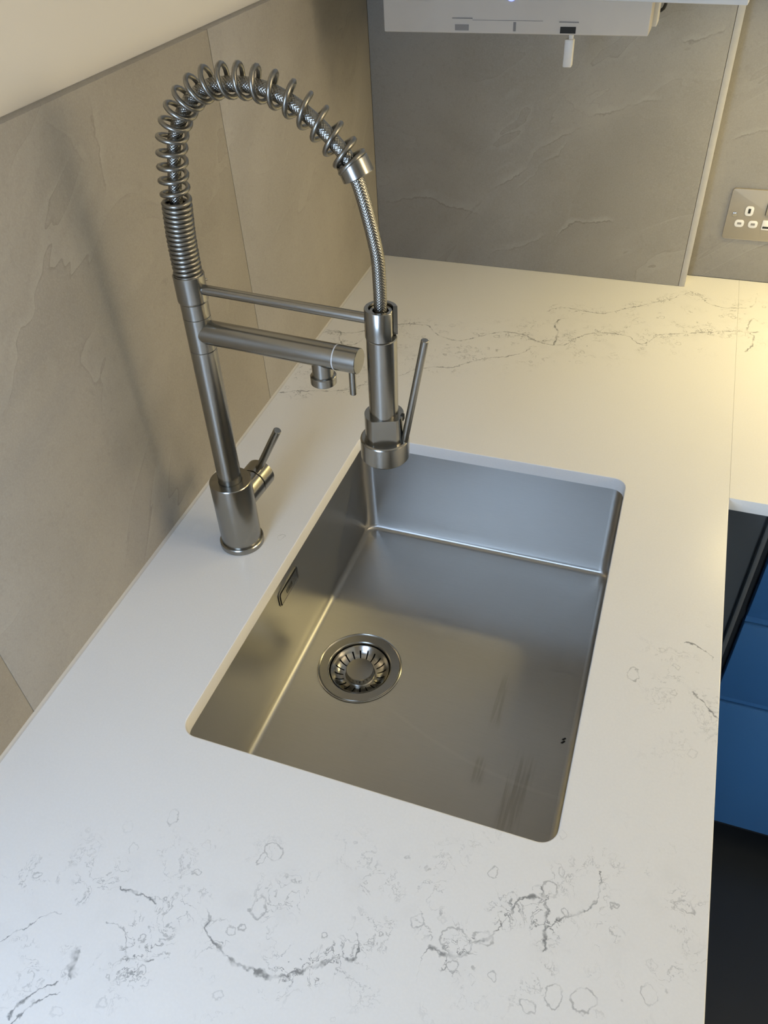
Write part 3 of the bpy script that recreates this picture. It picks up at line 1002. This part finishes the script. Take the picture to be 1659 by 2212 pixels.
# nut: round with a milled flat facing the camera
nut_r, flat_d, fa = 0.0190, 0.0152, radians(-66)
pts = []
for k in range(96):
    a = 2 * pi * k / 96
    x, y = nut_r * cos(a), nut_r * sin(a)
    for f_ in (fa, fa + pi):
        n_ = Vector((cos(f_), sin(f_)))
        d_ = x * n_.x + y * n_.y
        if d_ > flat_d:
            x, y = x - n_.x * (d_ - flat_d), y - n_.y * (d_ - flat_d)
    pts.append((HX + x, y))
bm = prism_bm(pts, 0.2085, 0.2385)
nut = link('nut', bm_mesh(bm, 'nut'), ST, head, 20)
lathe('spray_collar', [(0.0150, 0.2100), (0.0226, 0.2112), (0.0238, 0.2104), (0.0243, 0.2092), (0.0243, 0.1888), (0.0237, 0.1878), (0.0215, 0.1876)], ST, head, (HX, 0, 0), seg=96)
lathe('nozzle', [(0.0218, 0.1885), (0.0218, 0.1862), (0.0205, 0.1850), (0, 0.1850)], M['black'], head, (HX, 0, 0), seg=64)
box('trigger_slot', HX + 0.0165, HX + 0.0194, 0.0010, 0.0050, 0.2330, 0.2390, M['dark'], head)
a, b_ = Vector((HX + 0.0205, 0.0, 0.2080)), Vector((0.2383, 0, 0.3250))
lathe('trigger', cyl_prof(0.0036, 0, (b_ - a).length), ST, head, a, (b_ - a), 40)

# hose path in the plane of the spout
hose_sh = [(0.0, 0.3520), (0.0006, 0.385), (0.0032, 0.4177), (0.0052, 0.4327), (0.0091, 0.4525), (0.0142, 0.4715), (0.0241, 0.4884), (0.0372, 0.5032), (0.0558, 0.5135), (0.0732, 0.5166), (0.0898, 0.5173), (0.1097, 0.5147), (0.1287, 0.5074), (0.1472, 0.4957), (0.1637, 0.4811), (0.1729, 0.4711), (0.1802, 0.4560), (0.1851, 0.4412), (0.1896, 0.4239), (0.1932, 0.4080), (0.1958, 0.3927), (0.1967, 0.3700), (HX, 0.3420)]
NP = 1500
path, plen = catmull([(s, 0, h) for s, h in hose_sh], NP)
NSEG, STR = 84, 14
pitch = 0.034


def braid_r(i, k):
    t = plen * i / (NP - 1)
    th = k / NSEG
    a = (th * STR + t / pitch * STR / 1.0) % 1.0
    b2 = (th * STR - t / pitch * STR / 1.0) % 1.0
    over = sin(pi * (th * STR + t / pitch * STR)) * sin(pi * (th * STR - t / pitch * STR))
    ha = 1 - (2 * a - 1) ** 4
    hb = 1 - (2 * b2 - 1) ** 4
    return 0.0054 + 0.00050 * max(ha * (0.6 + 0.4 * over), hb * (0.6 - 0.4 * over))


link('braided_hose', bm_mesh(sweep_bm(path, 0.0050, NSEG, (0, 1, 0), braid_r), 'braided_hose'), M['braid'], tap, 80)

# spring: tight turns on the column, then open turns around the arch
RC, RW = 0.0117, 0.00212
coil_sh = [(0.0, 0.3480), (0.0006, 0.385), (0.0034, 0.4177), (0.0044, 0.4327), (0.0075, 0.4530), (0.0122, 0.4730), (0.0222, 0.4908), (0.0360, 0.5052), (0.0550, 0.5158), (0.0732, 0.5192), (0.0902, 0.5197), (0.1104, 0.5168), (0.1296, 0.5092), (0.1484, 0.4968), (0.1645, 0.4818), (0.1735, 0.4722), (0.1783, 0.4660)]
cpath, clen = catmull([(s, 0, h) for s, h in coil_sh], 2400)
tight = 0.0690
turn, tpos = [], 0.0
ph = 0.0
for i in range(2400):
    s = clen * i / 2399
    if s < tight:
        pt = 0.00425
    else:
        q = (s - tight) / (clen - tight)
        ease = min(1.0, (s - tight) / 0.004)
        pt = 0.0106 + 0.0036 * min(1.0, q * 2.4)
        if q > 0.95:
            pt = 0.0095
        if q > 0.985:
            pt = 0.005
        pt = 0.00425 + (pt - 0.00425) * ease
    ph += 2 * pi * (clen / 2399) / pt
    turn.append(ph)
pts = []
last = -1.0
for i in range(2400):
    if turn[i] - last < radians(14):
        continue
    last = turn[i]
    t = (cpath[min(i + 1, 2399)] - cpath[max(i - 1, 0)]).normalized()
    n2 = Vector((0, 1, 0))
    n1 = n2.cross(t).normalized()
    a = turn[i] + 2.2
    pts.append(cpath[i] + (n1 * cos(a) + n2 * sin(a)) * RC)
link('spring', bm_mesh(sweep_bm(pts, RW, 10), 'spring'), M['spring'], tap, 80)

# collar that ends the spring
c0, c1 = Vector((0.1764, 0, 0.4698)), Vector((0.1822, 0, 0.4580))
L_ = (c1 - c0).length
lathe('spring_collar', [(0.0056, 0.0), (0.0124, 0.0), (0.0131, 0.0007), (0.0131, L_ - 0.0007), (0.0124, L_), (0.0056, L_)], ST, tap, c0, c1 - c0, 64)

# ================================================================== boiler on the far wall and the cupboard door in front of it
boiler = empty('wall_boiler', (0.27, 0.97, 0.44))
tag(boiler, 'white wall-hung boiler box with slots and blue light above the far worktop', 'boiler')


def bpart(name, x0, x1, y0, y1, z0, z1, mat, parent=None, bev=0.0):
    o = box(name, x0 - 0.27, x1 - 0.27, y0 - 0.97, y1 - 0.97, z0 - 0.44, z1 - 0.44, mat, parent or boiler, bev)
    return o


BY = 0.85
bpart('front_cover', 0.0905, 0.4438, BY, BY + 0.045, 0.4385, 0.98, M['boiler'], None, 0.002)
bpart('body', 0.0960, 0.4420, BY + 0.0455, 1.088, 0.4410, 0.97, M['cabinet_white'], None, 0.003)
bpart('side_rail', 0.4425, 0.4490, BY + 0.052, BY + 0.085, 0.4400, 0.96, M['white_plastic'], None, 0.001)


# slots in the lower lip of the cover
for x0, x1, z0, z1, mt in ((0.1920, 0.2110, 0.4420, 0.4490, M['slot_grey']), (0.2713, 0.2748, 0.4420, 0.4525, M['slot_grey']), (0.3330, 0.3530, 0.4405, 0.4480, M['dark'])):
    bpart('slot', x0, x1, BY - 0.0003, BY + 0.001, z0, z1, mt)
for x0, x1, z in ((0.1880, 0.2160, 0.4555), (0.3310, 0.3560, 0.4525)):
    bpart('vent_line', x0, x1, BY - 0.0004, BY + 0.001, z, z + 0.0013, M['slot_grey'])
bpart('vent_line', 0.2160, 0.3100, BY - 0.0002, BY + 0.001, 0.4538, 0.4543, M['slot_grey'])
lathe('indicator_light', [(0.0062, -0.0004), (0.0056, -0.0012), (0, -0.0014)], M['led_blue'], boiler, (0.2670 - 0.27, BY - 0.97, 0.4818 - 0.44), (0, 1, 0), 24)

cock = empty('drain_cock', (0.335, 0.93, 0.43))
tag(cock, 'small white plastic lever hanging under the boiler', 'lever')
box('spindle', -0.0015, 0.0045, -0.003, 0.003, -0.012, 0.0148, M['white_plastic'], cock, 0.001)
box('lever', -0.0065, 0.0060, -0.005, 0.007, -0.046, -0.011, M['white_plastic'], cock, 0.002)
box('stub', -0.0240, -0.0120, -0.006, 0.006, -0.0030, 0.0148, M['white_plastic'], cock, 0.002)

cable_pts = [(0.4520, 0.985, 0.58), (0.4524, 0.985, 0.52), (0.4524, 0.985, 0.4600), (0.4500, 0.987, 0.4460), (0.4435, 0.992, 0.4425)]
cp, _ = catmull(cable_pts, 30)
o = link('cable', bm_mesh(sweep_bm(cp, 0.0022, 10), 'cable'), M['black'], None, 60)
tag(o, 'short black cable beside the right flank of the boiler', 'cable')

cup = empty('boiler_cupboard', (0.26, 0.80, 0.48))
tag(cup, 'white wall cupboard front whose lower edge crosses the top right of the boiler', 'cupboard')
dp = [(0.0, -0.0140), (0.2900, -0.0548), (0.2915, -0.0370), (0.0025, 0.0038)]     # this door stands slightly open
link('door', bm_mesh(prism_bm(dp, 0.0100, 0.62, 0.0012), 'door'), M['cabinet_white'], cup, 40)
box('door', -0.26 - 0.018, -0.003, -0.0, 0.018, 0.0600, 0.62, M['cabinet_white'], cup, 0.0012)
box('side_panel', 0.536 - 0.26, 0.5515 - 0.26, 0.0100, 0.288, 0.0150, 0.62, M['cabinet_white'], cup)

# ================================================================== socket
sock = empty('wall_socket', (0.676, YB, 0.1188))
tag(sock, 'satin metal double wall socket with white inserts above the right-hand worktop', 'socket')
sx_, sz_ = 0.676, 0.1188


def sbox(name, x0, x1, z0, z1, y0, y1, mat, parent=None, bev=0.0, r=0.0):
    pts = rrect(x0 - sx_, x1 - sx_, z0 - sz_, z1 - sz_, r, 5) if r else [(x1 - sx_, z1 - sz_), (x0 - sx_, z1 - sz_), (x0 - sx_, z0 - sz_), (x1 - sx_, z0 - sz_)]
    bm = bmesh.new()
    A = [bm.verts.new((x, y0, z)) for x, z in pts]
    B = [bm.verts.new((x, y1, z)) for x, z in pts]
    n = len(pts)
    for i in range(n):
        j = (i + 1) % n
        bm.faces.new((A[i], A[j], B[j], B[i]))
    bm.faces.new(A)
    bm.faces.new(B[::-1])
    if bev:
        bmesh.ops.bevel(bm, geom=[e for e in bm.edges if abs(e.verts[0].co.y - y0) < 1e-6 and abs(e.verts[1].co.y - y0) < 1e-6], offset=bev, segments=2, affect='EDGES', profile=0.5)
    return link(name, bm_mesh(bm, name), mat, parent or sock, 40)


sbox('plate', 0.603, 0.749, 0.0758, 0.1618, -0.0042, 0.0, M['satin_plate'], None, 0.0008, 0.004)
for mx in (0.6144, 0.7376):
    lathe('screw', [(0.0040, -0.0040), (0.0038, -0.0052), (0.0022, -0.0056), (0, -0.0056)], M['chrome'], sock, (mx - sx_, 0, 0), (0, 1, 0), 24)
for dx in (0.0, 0.0794):
    e = sbox('earth_insert', 0.6300 + dx, 0.6432 + dx, 0.1178, 0.1342, -0.0052, -0.0040, M['white_plastic'], None, 0.0004, 0.0045)
    sbox('pin_hole', 0.6345 + dx, 0.6387 + dx, 0.1222, 0.1302, -0.0053, -0.0049, M['dark'], e)
    for cx in (0.6253, 0.6472):
        e = sbox('live_insert', cx - 0.0075 + dx, cx + 0.0075 + dx, 0.0978, 0.1102, -0.0052, -0.0040, M['white_plastic'], None, 0.0004, 0.0045)
        sbox('pin_hole', cx - 0.0034 + dx, cx + 0.0034 + dx, 0.1022, 0.1060, -0.0053, -0.0049, M['slot_grey'], e)
for cx in (0.6685, 0.6835):
    e = sbox('switch_surround', cx - 0.0062, cx + 0.0062, 0.1205, 0.1425, -0.0046, -0.0040, M['dark'], None)
    sbox('switch_rocker', cx - 0.0055, cx + 0.0055, 0.1212, 0.1418, -0.0070, -0.0044, M['satin_plate'], e, 0.0006)
    e = sbox('usb_insert', cx - 0.0066, cx + 0.0066, 0.0960, 0.1125, -0.0052, -0.0040, M['white_plastic'], None, 0.0004, 0.001)
    sbox('usb_port', cx - 0.0050, cx + 0.0050, 0.0985, 0.1020, -0.0053, -0.0049, M['dark'], e)

# ================================================================== base units
YD = 0.542     # face of the drawer fronts
unit = empty('drawer_unit', (1.03, YD, FLOOR))
tag(unit, 'blue handleless drawer unit under the right-hand worktop', 'cabinet')
ux, uy, uz = 1.03, YD, FLOOR
x0, x1 = 0.7270, 1.3270


def ubox(name, a0, a1, b0, b1, c0, c1, mat, parent=None, bev=0.0):
    return box(name, a0 - ux, a1 - ux, b0 - uy, b1 - uy, c0 - uz, c1 - uz, mat, parent or unit, bev)


ubox('carcass', x0 + 0.003, x1 - 0.003, YD + 0.0215, 1.10, -0.795, -T - 0.001, M['blue'])
for z1, z0 in ((-0.040, -0.234), (-0.2525, -0.428), (-0.4450, -0.802)):
    d = ubox('drawer_front', x0, x1, YD, YD + 0.020, z0, z1, M['blue'], None, 0.0014)
    ubox('grip_lip', x0 + 0.001, x1 - 0.001, YD + 0.001, YD + 0.006, z1 - 0.0005, z1 + 0.0016, M['blue'], d, 0.0004)
for zz in (-0.2435, -0.4365):
    ubox('channel', x0 + 0.001, x1 - 0.001, YD + 0.0060, YD + 0.0212, zz - 0.0088, zz + 0.0088, M['blue'])
ubox('channel', x0 + 0.001, x1 - 0.001, YD + 0.0060, YD + 0.0212, -0.0385, -T - 0.001, M['blue'])
ubox('plinth', x0, x1, YD + 0.055, YD + 0.072, FLOOR + 0.0005, -0.796, M['plinth'])

post = empty('corner_post', (0.69, 0.55, FLOOR))
tag(post, 'dark grey corner filler panel left of the blue drawers', 'filler panel')
box('panel', 0.640 - 0.69, 0.7085 - 0.69, 0.0, 0.018, 0.001, -T - 0.001 - FLOOR, M['slate'], post)
box('edge_strip', 0.7090 - 0.69, 0.7155 - 0.69, -0.010, 0.018, 0.10, -T - 0.001 - FLOOR, M['slate'], post, 0.001)
box('gap_strip', 0.7160 - 0.69, 0.7262 - 0.69, 0.004, 0.018, 0.10, -T - 0.001 - FLOOR, M['plinth'], post)

# fronts under the main worktop
mu = empty('sink_unit', (0.61, 0.2, FLOOR))
tag(mu, 'blue cabinet fronts under the sink worktop', 'cabinet')
for i, (a, b_) in enumerate(((-0.772, -0.60), (-0.598, -0.01), (-0.008, 0.532))):
    box('door', 0.002, 0.020, a - 0.2, b_ - 0.2, 0.105, 0.86, M['blue'], mu, 0.0014)
box('plinth', -0.05, -0.035, -0.965, 0.332, 0.0005, 0.10, M['plinth'], mu)
box('end_panel', -0.555, 0.0, -0.977, -0.959, 0.0005, 0.879, M['blue'], mu)
box('end_panel', -0.555, 0.0, 0.322, 0.340, 0.0005, 0.879, M['carcass'], mu)

# ================================================================== wall cupboard on the right with its strip lamp
wc = empty('wall_cupboard', (1.45, 0.98, 0.50))
tag(wc, 'white wall cupboard over the right-hand worktop', 'cupboard')
box('carcass', -0.76, 0.75, -0.155, 0.158, 0.0, 0.70, M['cabinet_white'], wc)
for k in range(3):
    box('door', -0.76 + 0.50 * k + 0.0015, -0.76 + 0.50 * (k + 1) - 0.0015, -0.174, -0.156, 0.0, 0.70, M['cabinet_white'], wc, 0.001)
wl = empty('wall_lamp', (2.895, 0.25, 0.95))
tag(wl, 'square warm wall lamp on the wall opposite the sink', 'lamp')
box('backplate', -0.03, 0.0, -0.44, 0.44, -0.44, 0.44, M['white_plastic'], wl, 0.003)
box('shade', -0.075, -0.031, -0.43, 0.43, -0.43, 0.43, M['led_warm'], wl, 0.004)
lamp = empty('strip_lamp', (1.30, 0.95, 0.4995))
tag(lamp, 'warm strip lamp under the right wall cupboard', 'lamp')
box('housing', -0.57, 0.57, -0.02, 0.02, -0.006, 0.0, M['white_plastic'], lamp, 0.001)
box('diffuser', -0.56, 0.56, -0.013, 0.013, -0.0085, -0.0062, M['led_warm'], lamp)
